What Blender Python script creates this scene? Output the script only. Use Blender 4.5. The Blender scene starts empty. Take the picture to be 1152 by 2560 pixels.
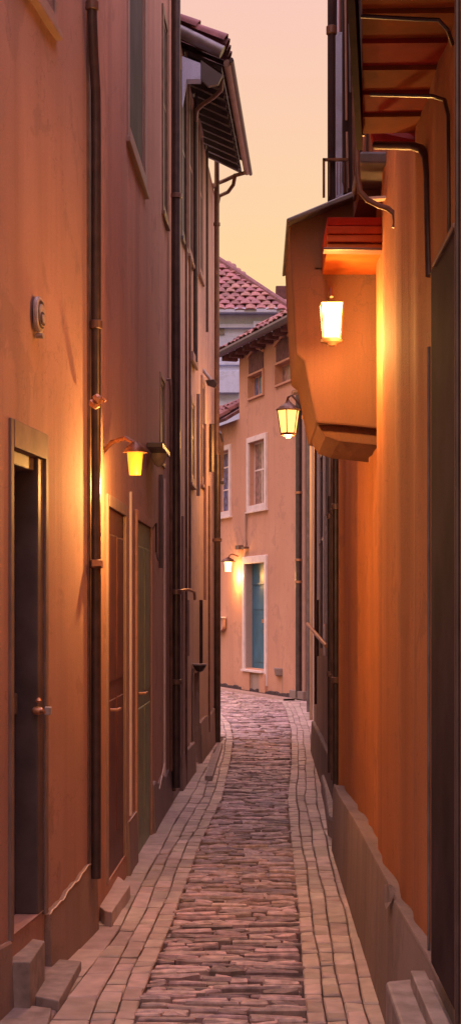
import bpy, math, random
from mathutils import Vector
random.seed(7)
R = math.radians
S = bpy.context.scene
col = S.collection
FPX, CX, CY, H = 3800.0, 640.0, 1520.0, 1.6      # lens of the photograph, street's vanishing point, eye height

# ------------------------------------------------------------------ camera, sky, sun, exposure
cam = bpy.data.objects.new('camera', bpy.data.cameras.new('camera'))
col.objects.link(cam)
cam.location = (0, 0, H)
cam.rotation_euler = (R(90), 0, 0)
cam.data.sensor_fit = 'VERTICAL'
cam.data.sensor_height = 36
cam.data.lens = 36 * FPX / 2560
cam.data.shift_x = -(CX - 576) / 2560
cam.data.shift_y = (CY - 1280) / 2560
cam.data.clip_end = 2000
cam.data.clip_start = 0.05
S.camera = cam

SUN_EL, SUN_AZ = R(42), R(200)
w = bpy.data.worlds.new('World'); S.world = w; w.use_nodes = True
nt = w.node_tree; nt.nodes.clear()
out = nt.nodes.new('ShaderNodeOutputWorld')
sky = nt.nodes.new('ShaderNodeTexSky'); sky.sky_type = 'NISHITA'; sky.sun_disc = False
sky.sun_elevation = R(2); sky.sun_rotation = SUN_AZ; sky.altitude = 50
b1 = nt.nodes.new('ShaderNodeBackground'); b1.inputs[1].default_value = 0.05
nt.links.new(sky.outputs[0], b1.inputs[0])
tc = nt.nodes.new('ShaderNodeTexCoord'); sp = nt.nodes.new('ShaderNodeSeparateXYZ')
rp = nt.nodes.new('ShaderNodeValToRGB')
nt.links.new(tc.outputs['Generated'], sp.inputs[0]); nt.links.new(sp.outputs['Z'], rp.inputs[0])
stops = [(0.0, (.98, .52, .16)), (0.17, (1.0, .67, .24)), (0.25, (1.0, .63, .34)), (0.37, (.98, .57, .46)), (0.6, (.84, .52, .52)), (1.0, (.70, .52, .76))]
e = rp.color_ramp.elements
e[0].position = stops[0][0]; e[0].color = (*stops[0][1], 1)
e[1].position = stops[-1][0]; e[1].color = (*stops[-1][1], 1)
for p, c in stops[1:-1]:
    k = e.new(p); k.color = (*c, 1)
mr = nt.nodes.new('ShaderNodeMapRange')              # overhead sky boosted beyond a real dusk to lift the light in the lane
mr.inputs['From Min'].default_value = .42; mr.inputs['From Max'].default_value = .85
mr.inputs['To Min'].default_value = .93; mr.inputs['To Max'].default_value = 4.6
nt.links.new(sp.outputs['Z'], mr.inputs[0])
b2 = nt.nodes.new('ShaderNodeBackground')
nt.links.new(rp.outputs[0], b2.inputs[0]); nt.links.new(mr.outputs[0], b2.inputs[1])
ad = nt.nodes.new('ShaderNodeAddShader')
nt.links.new(b1.outputs[0], ad.inputs[0]); nt.links.new(b2.outputs[0], ad.inputs[1]); nt.links.new(ad.outputs[0], out.inputs[0])

sun = bpy.data.objects.new('sun', bpy.data.lights.new('sun', 'SUN')); col.objects.link(sun)
sun.data.energy = 0.5; sun.data.angle = R(25); sun.data.color = (1, .74, .62)
sd = Vector((math.sin(SUN_AZ) * math.cos(SUN_EL), math.cos(SUN_AZ) * math.cos(SUN_EL), math.sin(SUN_EL)))
sun.rotation_euler = sd.to_track_quat('Z', 'Y').to_euler()
sun.location = (0, -5, 12)
S.view_settings.view_transform = 'Standard'; S.view_settings.look = 'None'
S.view_settings.exposure = 0.0; S.view_settings.gamma = 1

# ------------------------------------------------------------------ materials
def nmat(name):
    m = bpy.data.materials.new(name); m.use_nodes = True
    return m, m.node_tree, m.node_tree.nodes['Principled BSDF']
def stucco(name, a, b, stain=None, streak=.35, rough=.85, bump=.25, spec=.25):
    """plaster with vertical rain streaks, blotches and fine grain"""
    m, t, p = nmat(name); N = t.nodes.new; L = t.links.new
    c = N('ShaderNodeTexCoord')
    m1 = N('ShaderNodeMapping'); m1.inputs['Scale'].default_value = (9, 3.2, .22); L(c.outputs['Object'], m1.inputs[0])
    n1 = N('ShaderNodeTexNoise'); n1.inputs['Scale'].default_value = 1; n1.inputs['Detail'].default_value = 7; L(m1.outputs[0], n1.inputs['Vector'])
    n2 = N('ShaderNodeTexNoise'); n2.inputs['Scale'].default_value = 1.3; n2.inputs['Detail'].default_value = 6; L(c.outputs['Object'], n2.inputs['Vector'])
    n3 = N('ShaderNodeTexNoise'); n3.inputs['Scale'].default_value = 130; n3.inputs['Detail'].default_value = 3; L(c.outputs['Object'], n3.inputs['Vector'])
    r1 = N('ShaderNodeValToRGB'); r1.color_ramp.elements[0].position = .33; r1.color_ramp.elements[1].position = .68
    r1.color_ramp.elements[0].color = (*a, 1); r1.color_ramp.elements[1].color = (*b, 1); L(n2.outputs[0], r1.inputs[0])
    s = stain or tuple(x * .55 for x in a)
    mx = N('ShaderNodeMix'); mx.data_type = 'RGBA'; mx.inputs['B'].default_value = (*s, 1); L(r1.outputs[0], mx.inputs['A'])
    q = N('ShaderNodeMapRange'); q.inputs['From Min'].default_value = .48; q.inputs['From Max'].default_value = .66; q.inputs['To Max'].default_value = streak
    L(n1.outputs[0], q.inputs[0]); L(q.outputs[0], mx.inputs['Factor'])
    g = N('ShaderNodeMix'); g.data_type = 'RGBA'; g.blend_type = 'MULTIPLY'; g.inputs['Factor'].default_value = .35
    n4 = N('ShaderNodeTexNoise'); n4.inputs['Scale'].default_value = 2.6; n4.inputs['Detail'].default_value = 9; n4.inputs['Roughness'].default_value = .62; n4.inputs['Distortion'].default_value = .4
    L(c.outputs['Object'], n4.inputs['Vector'])
    q4 = N('ShaderNodeMapRange'); q4.inputs['From Min'].default_value = .57; q4.inputs['From Max'].default_value = .61; q4.inputs['To Max'].default_value = .5; L(n4.outputs[0], q4.inputs[0])
    pt = N('ShaderNodeMix'); pt.data_type = 'RGBA'; pt.inputs['B'].default_value = (*[x * .72 + .01 for x in a], 1); L(mx.outputs['Result'], pt.inputs['A']); L(q4.outputs[0], pt.inputs['Factor'])
    vo = N('ShaderNodeTexVoronoi'); vo.feature = 'DISTANCE_TO_EDGE'; vo.inputs['Scale'].default_value = .9
    wv = N('ShaderNodeVectorMath'); wv.operation = 'ADD'; n5 = N('ShaderNodeTexNoise'); n5.inputs['Scale'].default_value = 3; n5.inputs['Detail'].default_value = 5; L(c.outputs['Object'], n5.inputs['Vector'])
    L(c.outputs['Object'], wv.inputs[0]); L(n5.outputs['Color'], wv.inputs[1]); L(wv.outputs[0], vo.inputs['Vector'])
    q5 = N('ShaderNodeMapRange'); q5.inputs['From Min'].default_value = 0; q5.inputs['From Max'].default_value = .006; q5.inputs['To Min'].default_value = .35; q5.inputs['To Max'].default_value = 0; L(vo.outputs['Distance'], q5.inputs[0])
    ck = N('ShaderNodeMix'); ck.data_type = 'RGBA'; ck.inputs['B'].default_value = (*[x * .35 for x in a], 1); L(pt.outputs['Result'], ck.inputs['A']); L(q5.outputs[0], ck.inputs['Factor'])
    L(ck.outputs['Result'], g.inputs['A']); L(n3.outputs['Fac'], g.inputs['B'])
    br = N('ShaderNodeBrightContrast'); br.inputs[1].default_value = 0.03; L(g.outputs['Result'], br.inputs[0])
    L(br.outputs[0], p.inputs['Base Color'])
    p.inputs['Roughness'].default_value = rough; p.inputs['Specular IOR Level'].default_value = spec
    bm1 = N('ShaderNodeBump'); bm1.inputs['Strength'].default_value = bump; bm1.inputs['Distance'].default_value = .004; L(n3.outputs[0], bm1.inputs['Height'])
    bm2 = N('ShaderNodeBump'); bm2.inputs['Strength'].default_value = .55; bm2.inputs['Distance'].default_value = .03; L(n1.outputs[0], bm2.inputs['Height']); L(bm1.outputs[0], bm2.inputs['Normal'])
    L(bm2.outputs[0], p.inputs['Normal'])
    return m
def plain(name, a, rough=.6, metal=0, var=.25, scale=25, bump=.15, spec=.4, island=0, dist=.003):
    m, t, p = nmat(name); N = t.nodes.new; L = t.links.new
    c = N('ShaderNodeTexCoord'); n = N('ShaderNodeTexNoise'); n.inputs['Scale'].default_value = scale; n.inputs['Detail'].default_value = 6
    L(c.outputs['Object'], n.inputs['Vector'])
    r = N('ShaderNodeValToRGB'); r.color_ramp.elements[0].position = .3; r.color_ramp.elements[1].position = .7
    r.color_ramp.elements[0].color = (*[x * (1 - var) for x in a], 1); r.color_ramp.elements[1].color = (*[min(1, x * (1 + var)) for x in a], 1)
    L(n.outputs[0], r.inputs[0]); last = r.outputs[0]
    if island:
        g = N('ShaderNodeNewGeometry'); hv = N('ShaderNodeHueSaturation'); q = N('ShaderNodeMapRange')
        q.inputs['To Min'].default_value = 1 - island; q.inputs['To Max'].default_value = 1 + island
        q2 = N('ShaderNodeMapRange'); q2.inputs['To Min'].default_value = .475; q2.inputs['To Max'].default_value = .52
        ml = N('ShaderNodeMath'); ml.operation = 'FRACT'; m2 = N('ShaderNodeMath'); m2.operation = 'MULTIPLY'; m2.inputs[1].default_value = 17.3
        L(g.outputs['Random Per Island'], q.inputs[0]); L(q.outputs[0], hv.inputs['Value'])
        L(g.outputs['Random Per Island'], m2.inputs[0]); L(m2.outputs[0], ml.inputs[0]); L(ml.outputs[0], q2.inputs[0]); L(q2.outputs[0], hv.inputs['Hue'])
        L(last, hv.inputs['Color']); last = hv.outputs[0]
    L(last, p.inputs['Base Color'])
    p.inputs['Roughness'].default_value = rough; p.inputs['Metallic'].default_value = metal; p.inputs['Specular IOR Level'].default_value = spec
    b = N('ShaderNodeBump'); b.inputs['Strength'].default_value = bump; b.inputs['Distance'].default_value = dist; L(n.outputs[0], b.inputs['Height']); L(b.outputs[0], p.inputs['Normal'])
    return m
def glow(name, c, s):
    m, t, p = nmat(name); p.inputs['Base Color'].default_value = (.8, .6, .3, 1)
    p.inputs['Emission Color'].default_value = (*c, 1); p.inputs['Emission Strength'].default_value = s
    p.inputs['Roughness'].default_value = .3
    return m
M = dict(
    wall1=stucco('salmon plaster', (.42, .235, .195), (.51, .295, .245), (.31, .155, .125), streak=.5),
    wall2=stucco('pink ochre plaster', (.52, .26, .18), (.62, .33, .23), (.38, .18, .13), streak=.5),
    wall3=stucco('grey pink plaster', (.52, .34, .27), (.62, .42, .34), (.36, .21, .17), streak=.6),
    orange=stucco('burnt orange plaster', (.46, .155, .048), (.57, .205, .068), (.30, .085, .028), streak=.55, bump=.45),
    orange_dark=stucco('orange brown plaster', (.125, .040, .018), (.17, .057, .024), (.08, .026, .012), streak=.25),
    greywall=stucco('grey mauve plaster', (.36, .26, .23), (.44, .32, .28), (.22, .14, .12), streak=.6),
    peach=stucco('peach plaster', (.56, .275, .175), (.62, .32, .21), (.44, .20, .125), streak=.25),
    white=stucco('lavender white plaster', (.46, .54, .80), (.52, .60, .86), (.38, .44, .66), streak=.3),
    plinth=stucco('grey brown plinth render', (.28, .18, .15), (.36, .24, .20), (.18, .10, .08), streak=.4, rough=.7),
    plinthgrey=stucco('smooth grey plinth render', (.22, .155, .135), (.28, .20, .175), (.14, .09, .08), streak=.5, rough=.75, bump=.3),
    trim=plain('mauve painted trim', (.33, .22, .185), .6, var=.12, scale=8),
    trimlight=plain('pale pink trim', (.66, .55, .54), .6, var=.1, scale=8),
    line=plain('pale plaster ridge', (.72, .55, .45), .7, var=.1),
    darkdoor=plain('charcoal door paint', (.13, .10, .11), .5, var=.3, scale=6),
    doorframe=plain('dark grey door frame', (.10, .075, .08), .55, var=.3, scale=6),
    surround=plain('dull mauve door surround', (.20, .14, .125), .65, var=.2, scale=9),
    redwood=plain('red brown door wood', (.13, .045, .035), .5, var=.25, scale=5),
    greendoor=plain('weathered green paint', (.24, .26, .14), .5, var=.2, scale=6),
    bluedoor=plain('teal blue door paint', (.035, .12, .19), .5, var=.2, scale=4),
    pipe=plain('dark bronze pipe paint', (.062, .040, .042), .38, .3, var=.35, scale=12, spec=.6),
    pipebrown=plain('brown pipe paint', (.16, .085, .065), .4, .2, var=.35, scale=12, spec=.6),
    pipegrey=plain('grey pipe paint', (.13, .115, .13), .4, .2, var=.3, scale=12, spec=.6),
    purple=plain('dark purple painted post', (.050, .032, .036), .8, var=.3, scale=5, spec=.05),
    copper=plain('copper clamp', (.45, .22, .13), .4, .6, var=.2),
    metal=plain('grey metal', (.40, .34, .34), .55, .1, var=.2),
    glass=plain('dark window glass', (.05, .04, .045), .6, var=.5, scale=3, bump=.02, spec=.15),
    glassblue=plain('blue window glass', (.09, .12, .24), .12, var=.7, scale=9, bump=.02, spec=.8),
    curtain=plain('rosy curtain behind glass', (.24, .14, .13), .3, var=.6, scale=12),
    soffit=plain('red stained soffit board', (.36, .070, .022), .7, var=.3, scale=6, island=.12, spec=.03),
    brick=plain('clay roof tile', (.20, .085, .08), .8, var=.35, scale=10, island=.35),
    tiledark=plain('dark clay tile', (.12, .055, .05), .8, var=.4, scale=10, island=.4),
    eave=plain('dark eave boards', (.045, .03, .035), .45, var=.3, scale=8, spec=.5),
    slab=plain('worn flagstone', (.44, .345, .30), .5, var=.2, scale=11, bump=.4, island=.24, spec=.45, dist=.006),
    cobble=plain('split stone setts', (.37, .265, .245), .5, var=.4, scale=22, bump=.5, island=.5, spec=.5, dist=.008),
    grout=plain('dark earth joints', (.07, .045, .045), .9, var=.4, scale=30),
    step=plain('grey stone step', (.27, .215, .20), .6, var=.32, scale=14, bump=.6, dist=.006),
    bronze=plain('rusty bronze lamp metal', (.13, .055, .03), .4, .5, var=.3),
    weeds=plain('dark moss line', (.05, .03, .03), .9, var=.5),
)

# ------------------------------------------------------------------ mesh building
OFF = {}
class MB:
    def __init__(s): s.v = []; s.f = []
    def add(s, vs, fs):
        n = len(s.v); s.v += [tuple(v) for v in vs]; s.f += [tuple(i + n for i in f) for f in fs]
    def hexa(s, p):                                   # 8 points: 4 bottom, 4 top
        s.add(p, [(0, 3, 2, 1), (4, 5, 6, 7), (0, 1, 5, 4), (1, 2, 6, 5), (2, 3, 7, 6), (3, 0, 4, 7)])
    def box(s, x0, x1, y0, y1, z0, z1):
        s.hexa([(x0, y0, z0), (x1, y0, z0), (x1, y1, z0), (x0, y1, z0), (x0, y0, z1), (x1, y0, z1), (x1, y1, z1), (x0, y1, z1)])
    def prism(s, poly, vec):                          # closed polygon (3-D points) swept by vec
        n = len(poly); q = [tuple(Vector(p) + Vector(vec)) for p in poly]
        s.add(list(poly) + q, [tuple(range(n))[::-1], tuple(range(n, 2 * n))] + [(i, (i + 1) % n, n + (i + 1) % n, n + i) for i in range(n)])
    def tube(s, pts, r, n=10, cap=True, rs=None):
        pts = [Vector(p) for p in pts]; rings = []
        prev = None
        for i, p in enumerate(pts):
            a = pts[max(i - 1, 0)]; b = pts[min(i + 1, len(pts) - 1)]
            t = (b - a).normalized()
            ref = Vector((0, 1, 0)) if abs(t.y) < .9 else Vector((1, 0, 0))
            if prev is not None: ref = prev
            u = (ref - t * ref.dot(t)).normalized(); prev = u; v = t.cross(u)
            rr = rs[i] if rs else r
            rings.append([tuple(p + (u * math.cos(2 * math.pi * k / n) + v * math.sin(2 * math.pi * k / n)) * rr) for k in range(n)])
        base = len(s.v)
        for g in rings: s.v += g
        for i in range(len(rings) - 1):
            for k in range(n):
                a = base + i * n + k; b = base + i * n + (k + 1) % n
                s.f.append((a, b, b + n, a + n))
        if cap:
            s.f.append(tuple(base + k for k in range(n))[::-1]); s.f.append(tuple(base + (len(rings) - 1) * n + k for k in range(n)))
    def lathe(s, c, prof, n=16, axis=Vector((0, 0, 1))):  # prof [(r,h)]
        s.tube([Vector(c) + axis * h for r, h in prof], 1, n, True, [max(r, .0005) for r, h in prof])
    def build(s, name, mat, parent=None, root=None, smooth=False, bevel=0):
        o0 = Vector((0, 0, 0))
        if parent is not None: o0 = OFF[parent.name]
        elif root is not None: o0 = Vector(root)
        me = bpy.data.meshes.new(name)
        me.from_pydata([tuple(Vector(v) - o0) for v in s.v], [], s.f); me.update()
        o = bpy.data.objects.new(name, me); col.objects.link(o); me.materials.append(mat)
        if smooth:
            for p in me.polygons: p.use_smooth = True
            try: me.set_sharp_from_angle(angle=R(40))
            except Exception: pass
        if bevel:
            b = o.modifiers.new('bevel', 'BEVEL'); b.width = bevel; b.segments = 2; b.limit_method = 'ANGLE'; b.angle_limit = R(40)
        if parent is not None: o.parent = parent
        else: o.location = o0
        OFF[o.name] = o0
        return o
def tag(o, label=None, cat=None, group=None, kind=None):
    for k, v in (('label', label), ('category', cat), ('group', group), ('kind', kind)):
        if v: o[k] = v
    return o
def thing(name, loc, label, cat, group=None):
    o = bpy.data.objects.new(name, None); o.empty_display_size = .2; col.objects.link(o); o.location = loc
    OFF[o.name] = Vector(loc); return tag(o, label, cat, group)
def P(px, py, d): return Vector(((px - CX) * d / FPX, d, H + (CY - py) * d / FPX))   # point seen at a pixel, d metres down the street
def gd(py): return FPX * H / (py - CY)                                                # ground distance at a pixel row
def lerp(tab, t):
    for (a, b), (c, e_) in zip(tab, tab[1:]):
        if t <= c: return b + (e_ - b) * max(0, min(1, (t - a) / (c - a)))
    return tab[-1][1]
def rn(a, b): return random.uniform(a, b)

class Wall:
    """vertical wall plane from p0 to p1 (x, distance); u runs along it, off is out towards the street"""
    def __init__(s, p0, p1, side):
        s.p0 = Vector(p0); s.p1 = Vector(p1); s.L = (s.p1 - s.p0).length; s.t = (s.p1 - s.p0) / s.L
        n = Vector((s.t.y, -s.t.x)); s.n = n if side > 0 else -n       # side=+1: street lies to the right
    def at(s, u, z, off=0):
        q = s.p0 + s.t * u + s.n * off; return Vector((q.x, q.y, z))
    def u(s, px, off=0):
        k = (px - CX) / FPX; a = s.p0 + s.n * off
        return (k * a.y - a.x) / (s.t.x - k * s.t.y)
    def z(s, px, py, off=0):
        q = s.at(s.u(px, off), 0, off); return H + (CY - py) * q.y / FPX
    def px(s, px, py, off=0): return s.at(s.u(px, off), s.z(px, py, off), off)
    def box(s, m, u0, u1, z0, z1, o0, o1):
        m.hexa([s.at(u0, z0, o0), s.at(u1, z0, o0), s.at(u1, z0, o1), s.at(u0, z0, o1), s.at(u0, z1, o0), s.at(u1, z1, o0), s.at(u1, z1, o1), s.at(u0, z1, o1)])
    def surface(s, m, z0, z1, holes=(), depth=.22, thick=1.5, du=.22, dz=.35, amp=.006, seed=0, u0=0, u1=None, extra=None):
        u1 = s.L if u1 is None else u1
        us = [u0 + (u1 - u0) * i / max(1, round((u1 - u0) / du)) for i in range(max(1, round((u1 - u0) / du)) + 1)]
        zs = [z0 + (z1 - z0) * i / max(1, round((z1 - z0) / dz)) for i in range(max(1, round((z1 - z0) / dz)) + 1)]
        for h in holes:
            us = [q for q in us if abs(q - h[0]) > .03 and abs(q - h[1]) > .03] + [h[0], h[1]]
            zs = [q for q in zs if abs(q - h[2]) > .03 and abs(q - h[3]) > .03] + [h[2], h[3]]
        us = sorted(set(us)); zs = sorted(set(zs))
        rr = random.Random(seed); ph = [rr.uniform(0, 6) for _ in range(4)]
        def disp(u, z):
            if u in (us[0], us[-1]): return 0
            return (extra(u, z) if extra else 0) + amp * (math.sin(u * 2.1 + ph[0]) + .8 * math.sin(u * 5.3 + ph[1] + .3 * z) + .5 * math.sin(u * 11 + ph[2] - .2 * z) + .5 * math.sin(z * 1.1 + ph[3] + u)) * .5 - amp
        idx = {}; vs = []; fs = []
        for i, a in enumerate(us):
            for j, b in enumerate(zs):
                idx[i, j] = len(vs); vs.append(s.at(a, b, disp(a, b)))
        for i in range(len(us) - 1):
            for j in range(len(zs) - 1):
                mu = (us[i] + us[i + 1]) / 2; mz = (zs[j] + zs[j + 1]) / 2
                if any(h[0] < mu < h[1] and h[2] < mz < h[3] for h in holes): continue
                fs.append((idx[i, j], idx[i + 1, j], idx[i + 1, j + 1], idx[i, j + 1]))
        m.add(vs, fs)
        for h in holes:                                # reveals
            a, b, c, e_ = h
            for q in ([(a, c), (a, e_)], [(b, c), (b, e_)], [(a, c), (b, c)], [(a, e_), (b, e_)]):
                (ua, za), (ub, zb) = q
                m.add([s.at(ua, za, 0), s.at(ub, zb, 0), s.at(ub, zb, -depth), s.at(ua, za, -depth)], [(0, 1, 2, 3)])
        s.box(m, u0, u1, z0, z1, -thick, -depth - .002)     # body of the building behind
        for a in (u0, u1):
            m.add([s.at(a, z0, 0), s.at(a, z1, 0), s.at(a, z1, -depth), s.at(a, z0, -depth)], [(0, 1, 2, 3)])
        m.add([s.at(u0, z1, 0), s.at(u1, z1, 0), s.at(u1, z1, -depth), s.at(u0, z1, -depth)], [(0, 1, 2, 3)])

def window(W, house, hole, frame='trim', pane='glass', bars=(1, 1), sill=True, rec=-.045, fw=.05, proud=.008, lintel=0):
    a, b, c, d = hole
    m = MB()
    W.box(m, a - fw, a, c - fw, d + fw, -.01, proud); W.box(m, b, b + fw, c - fw, d + fw, -.01, proud)
    W.box(m, a, b, d, d + fw, -.01, proud + .002); W.box(m, a, b, c - fw, c, -.01, proud + .002)
    wn = m.build('window', M[frame], house, bevel=.004)
    m = MB(); f = .035
    W.box(m, a, a + f, c, d, rec, rec + .009); W.box(m, b - f, b, c, d, rec, rec + .009)
    W.box(m, a + f, b - f, c, c + f, rec, rec + .009); W.box(m, a + f, b - f, d - f, d, rec, rec + .009)
    for i in range(1, bars[0] + 1):
        u = a + (b - a) * i / (bars[0] + 1); W.box(m, u - .015, u + .015, c + f, d - f, rec + .002, rec + .008)
    for j in range(1, bars[1] + 1):
        z = c + (d - c) * j / (bars[1] + 1) * 1.12; W.box(m, a + f, b - f, z - .015, z + .015, rec + .004, rec + .007)
    m.build('sash', M[frame], wn)
    m = MB(); W.box(m, a + .01, b - .01, c + .01, d - .01, rec - .02, rec + .003); m.build('pane', M[pane], wn)
    if sill:
        m = MB(); W.box(m, a - fw - .03, b + fw + .03, c - fw - .035, c - fw - .001, -.02, proud + .014); m.build('sill', M[frame], wn, bevel=.005)
    return wn
def pipe(house, pts, r, mat='pipe', clamps=(), name='downpipe', n=12, cm='pipebrown', label=None):
    m = MB(); m.tube(pts, r, n); o = m.build(name, M[mat], house, smooth=True)
    for c, z in clamps:
        m = MB(); m.lathe((c[0], c[1], z), [(r * 1.05, -.022), (r * 1.35, -.018), (r * 1.35, .018), (r * 1.05, .022)], 14)
        m.build('clamp', M[cm], o, smooth=True)
    if label: o['label'] = label
    return o

# ------------------------------------------------------------------ ground, setts and flags
m = MB(); m.add([(-300, -60, -.03), (300, -60, -.03), (300, 600, -.03), (-300, 600, -.03)], [(0, 1, 2, 3)])
tag(m.build('ground', M['grout']), kind='structure')
LX = [(0, -1.6), (5.85, -.985), (7.56, -.80), (13.2, -.69), (13.21, -.66), (18.8, -.47), (18.81, -1.6), (32, -1.6)]     # left wall line
RX = [(0, .54), (10, .54), (13.8, .61), (17, .645), (21.7, .79), (26.2, .93), (31, -.70), (33, -1.4)]                     # right wall line
CL = [(0, -.48), (6.2, -.47), (8, -.42), (10.3, -.38), (12.7, -.285), (16, -.27), (18.5, -.28), (21, -.36), (24, -.62), (27, -1.6)]
CR = [(0, .19), (6.2, .196), (8, .22), (10.3, .235), (12.7, .26), (16, .37), (20, .46), (24, .47), (26, .42), (28, .05), (31, -.95)]
def stone(m, poly, z, inset=.006, drop=.03, tilt=.003, dome=0):
    cx = sum(p[0] for p in poly) / len(poly); cy = sum(p[1] for p in poly) / len(poly)
    n = len(poly); tx, ty = rn(-tilt, tilt), rn(-tilt, tilt)
    sx = max(abs(p[0] - cx) for p in poly) + 1e-6; sy = max(abs(p[1] - cy) for p in poly) + 1e-6
    vs = [(p[0], p[1], -drop) for p in poly]
    vs += [(p[0], p[1], z - inset * .8) for p in poly]
    for p in poly:
        fx = max(0, 1 - inset / sx); fy = max(0, 1 - inset / sy)
        vs.append((cx + (p[0] - cx) * fx, cy + (p[1] - cy) * fy, z + tx * (p[0] - cx) / sx + ty * (p[1] - cy) / sy))
    fs = [(i, (i + 1) % n, n + (i + 1) % n, n + i) for i in range(n)] + [(n + i, n + (i + 1) % n, 2 * n + (i + 1) % n, 2 * n + i) for i in range(n)]
    if dome:
        vs.append((cx, cy, z + dome)); fs += [(2 * n + i, 2 * n + (i + 1) % n, 3 * n) for i in range(n)]
    else: fs.append(tuple(range(2 * n, 3 * n)))
    m.add(vs, fs)
m = MB(); y = 2.5
while y < 30.5:
    h = rn(.034, .064) if y < 16 else rn(.07, .12)
    g = .004
    a, b = lerp(CL, y) + rn(-.02, .02), lerp(CR, y) + rn(-.02, .02)
    x = a
    while x < b - .02:
        wd = min(rn(.07, .27), b - x)
        if b - x - wd < .07: wd = b - x
        x1 = x + wd; hh = h * rn(.75, 1.12); sk = rn(-.015, .015)
        t1, t2 = rn(.12, .4), rn(.12, .4)
        poly = [(x + g, y + hh * t1), (x + wd * .22, y + g + rn(0, .006)), (x + wd * .6, y + g + rn(0, .008)), (x1 - g, y + sk + hh * t2), (x1 - g, y + sk + hh * (1 - t1 * .6)), (x + wd * .7, y + hh - g - rn(0, .008)), (x + wd * .3, y + hh - g - rn(0, .006)), (x + g, y + hh * (1 - t2 * .6))]
        stone(m, poly, rn(-.010, .012), .006, .04, .006, rn(.002, .009))
        x = x1
    y += h
tag(m.build('road', M['cobble']), kind='structure')
def column(m, fa, fb, y0, y1, la, lb, zj=.004):
    y = y0 + rn(0, .1); sk = 0
    while y < y1:
        ln = rn(la, lb); ns = rn(-.02, .02) * min(1, la * 4)
        a0, a1, b0, b1 = fa(y), fa(y + ln), fb(y), fb(y + ln)
        if b0 - a0 > .03 and b1 - a1 > .03:
            g = .0028; mx = (a0 + b0) / 2; my = (a1 + b1) / 2
            j = lambda: rn(-.0015, .0035)
            gy = .006; k0 = .45; poly = [(a0 + g + j() * .6, y + gy), (mx, y + gy + sk * .5 + j()), (b0 - g + j() * .6, y + gy + sk), (b1 - g + j() * .6, y + ln + ns - gy), (my, y + ln - gy + ns * .5 + j()), (a1 + g + j() * .6, y + ln - gy)]
            stone(m, poly, rn(-zj, zj) + .006, .006, .04, .003)
        y += ln; sk = ns
wob = lambda s_: (lambda y: .005 * math.sin(y * 2.3 + s_) + .003 * math.sin(y * 5.1 + s_ * 2))
w1, w2, w3, w4 = wob(1), wob(2.4), wob(4), wob(5.2)
cl = lambda y: lerp(CL, y); cr = lambda y: lerp(CR, y); lx = lambda y: lerp(LX, y) - .05; rx = lambda y: lerp(RX, y) + .05
m = MB()                                            # left pavement: two narrow setts columns then slabs
l1 = lambda y: cl(y) - .085 + w1(y); l2 = lambda y: max(cl(y) - .17 + w2(y), lx(y) + .12)
l3 = lambda y: (l2(y) + lerp(LX, y)) / 2 + .02 + w3(y)
column(m, l1, cl, 2.5, 24, .06, .19); column(m, l2, l1, 2.5, 24, .07, .2)
column(m, l3, l2, 2.5, 24, .18, .42); column(m, lx, l3, 2.5, 24, .25, .55)
tag(m.build('pavement', M['slab']), kind='structure')
m = MB()
r1 = lambda y: cr(y) + .075 + w4(y); r2 = lambda y: cr(y) + .15 + w1(y); r3 = lambda y: min(max(cr(y) + .24 + w2(y), lerp(RX, y) - .17 + w2(y)), lerp(RX, y) - .03)
column(m, cr, r1, 2.5, 27, .06, .17); column(m, r1, r2, 2.5, 27, .07, .2); column(m, r2, r3, 9.5, 27, .12, .4); column(m, r2, r3, 2.5, 9.5, .06, .2)
column(m, r3, rx, 2.5, 27, .22, .5)
tag(m.build('pavement', M['slab']), kind='structure')

# ------------------------------------------------------------------ LEFT ROW
# --- near house
W1 = Wall((-1.40, 2.0), (-.80, 7.56), 1)
hA = thing('house', (-1.6, 5.5, 0), 'tall salmon plastered house nearest on the left, with the charcoal door', 'house')
u30, u118 = W1.u(32), W1.u(112)
z_door = 2.24
door1 = (u30, u118, .30, z_door)
uw = (W1.u(18), W1.u(136), 4.22, 5.5)
m = MB(); W1.surface(m, 0, 7.3, [door1, uw], depth=.30, seed=1); m.build('wall', M['wall1'], hA)
window(W1, hA, uw, bars=(1, 1), rec=-.05)
m = MB(); fw = .045                                  # door surround
W1.box(m, u30 - fw, u30, .28, z_door + .11, -.01, .008); W1.box(m, u118, u118 + fw, .28, z_door + .11, -.01, .008); W1.box(m, u30, u118, z_door, z_door + .11, -.01, .010)
m.build('door_surround', M['surround'], hA, bevel=.004)
m = MB(); W1.box(m, u30 + .005, u118 - .005, .30, z_door - .01, -.16, -.10); dd = m.build('door', M['darkdoor'], hA)
m = MB(); W1.box(m, u118 - .10, u118 - .002, .30, z_door - .002, -.17, -.003); W1.box(m, u30 + .002, u30 + .05, .30, z_door - .002, -.14, -.04); W1.box(m, u30 + .05, u118 - .1, z_door - .06, z_door - .002, -.15, -.02); m.build('frame', M['doorframe'], dd, bevel=.006)
m = MB()
for zz in ((.45, 1.12), (1.3, 2.05)): W1.box(m, u30 + .10, u118 - .16, *zz, -.101, -.09)
W1.box(m, u30 + .06, u118 - .12, 1.15, 1.24, -.101, -.085)
m.build('panel', M['darkdoor'], dd, bevel=.01)
hc = W1.px(97, 1777, .008)
m = MB(); m.lathe(hc, [(.004, -.03), (.016, -.02), (.018, 0), (.012, .018), (.005, .022)], 12, Vector((W1.n.x, W1.n.y, 0))); m.tube([hc + Vector((0, 0, 0)), hc + Vector((.03, -.03, -.004))], .007, 8); m.lathe(hc + Vector((0, 0, .035)), [(.006, 0), (.014, .008), (.006, .02)], 10)
m.build('handle', M['copper'], dd, smooth=True)
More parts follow.
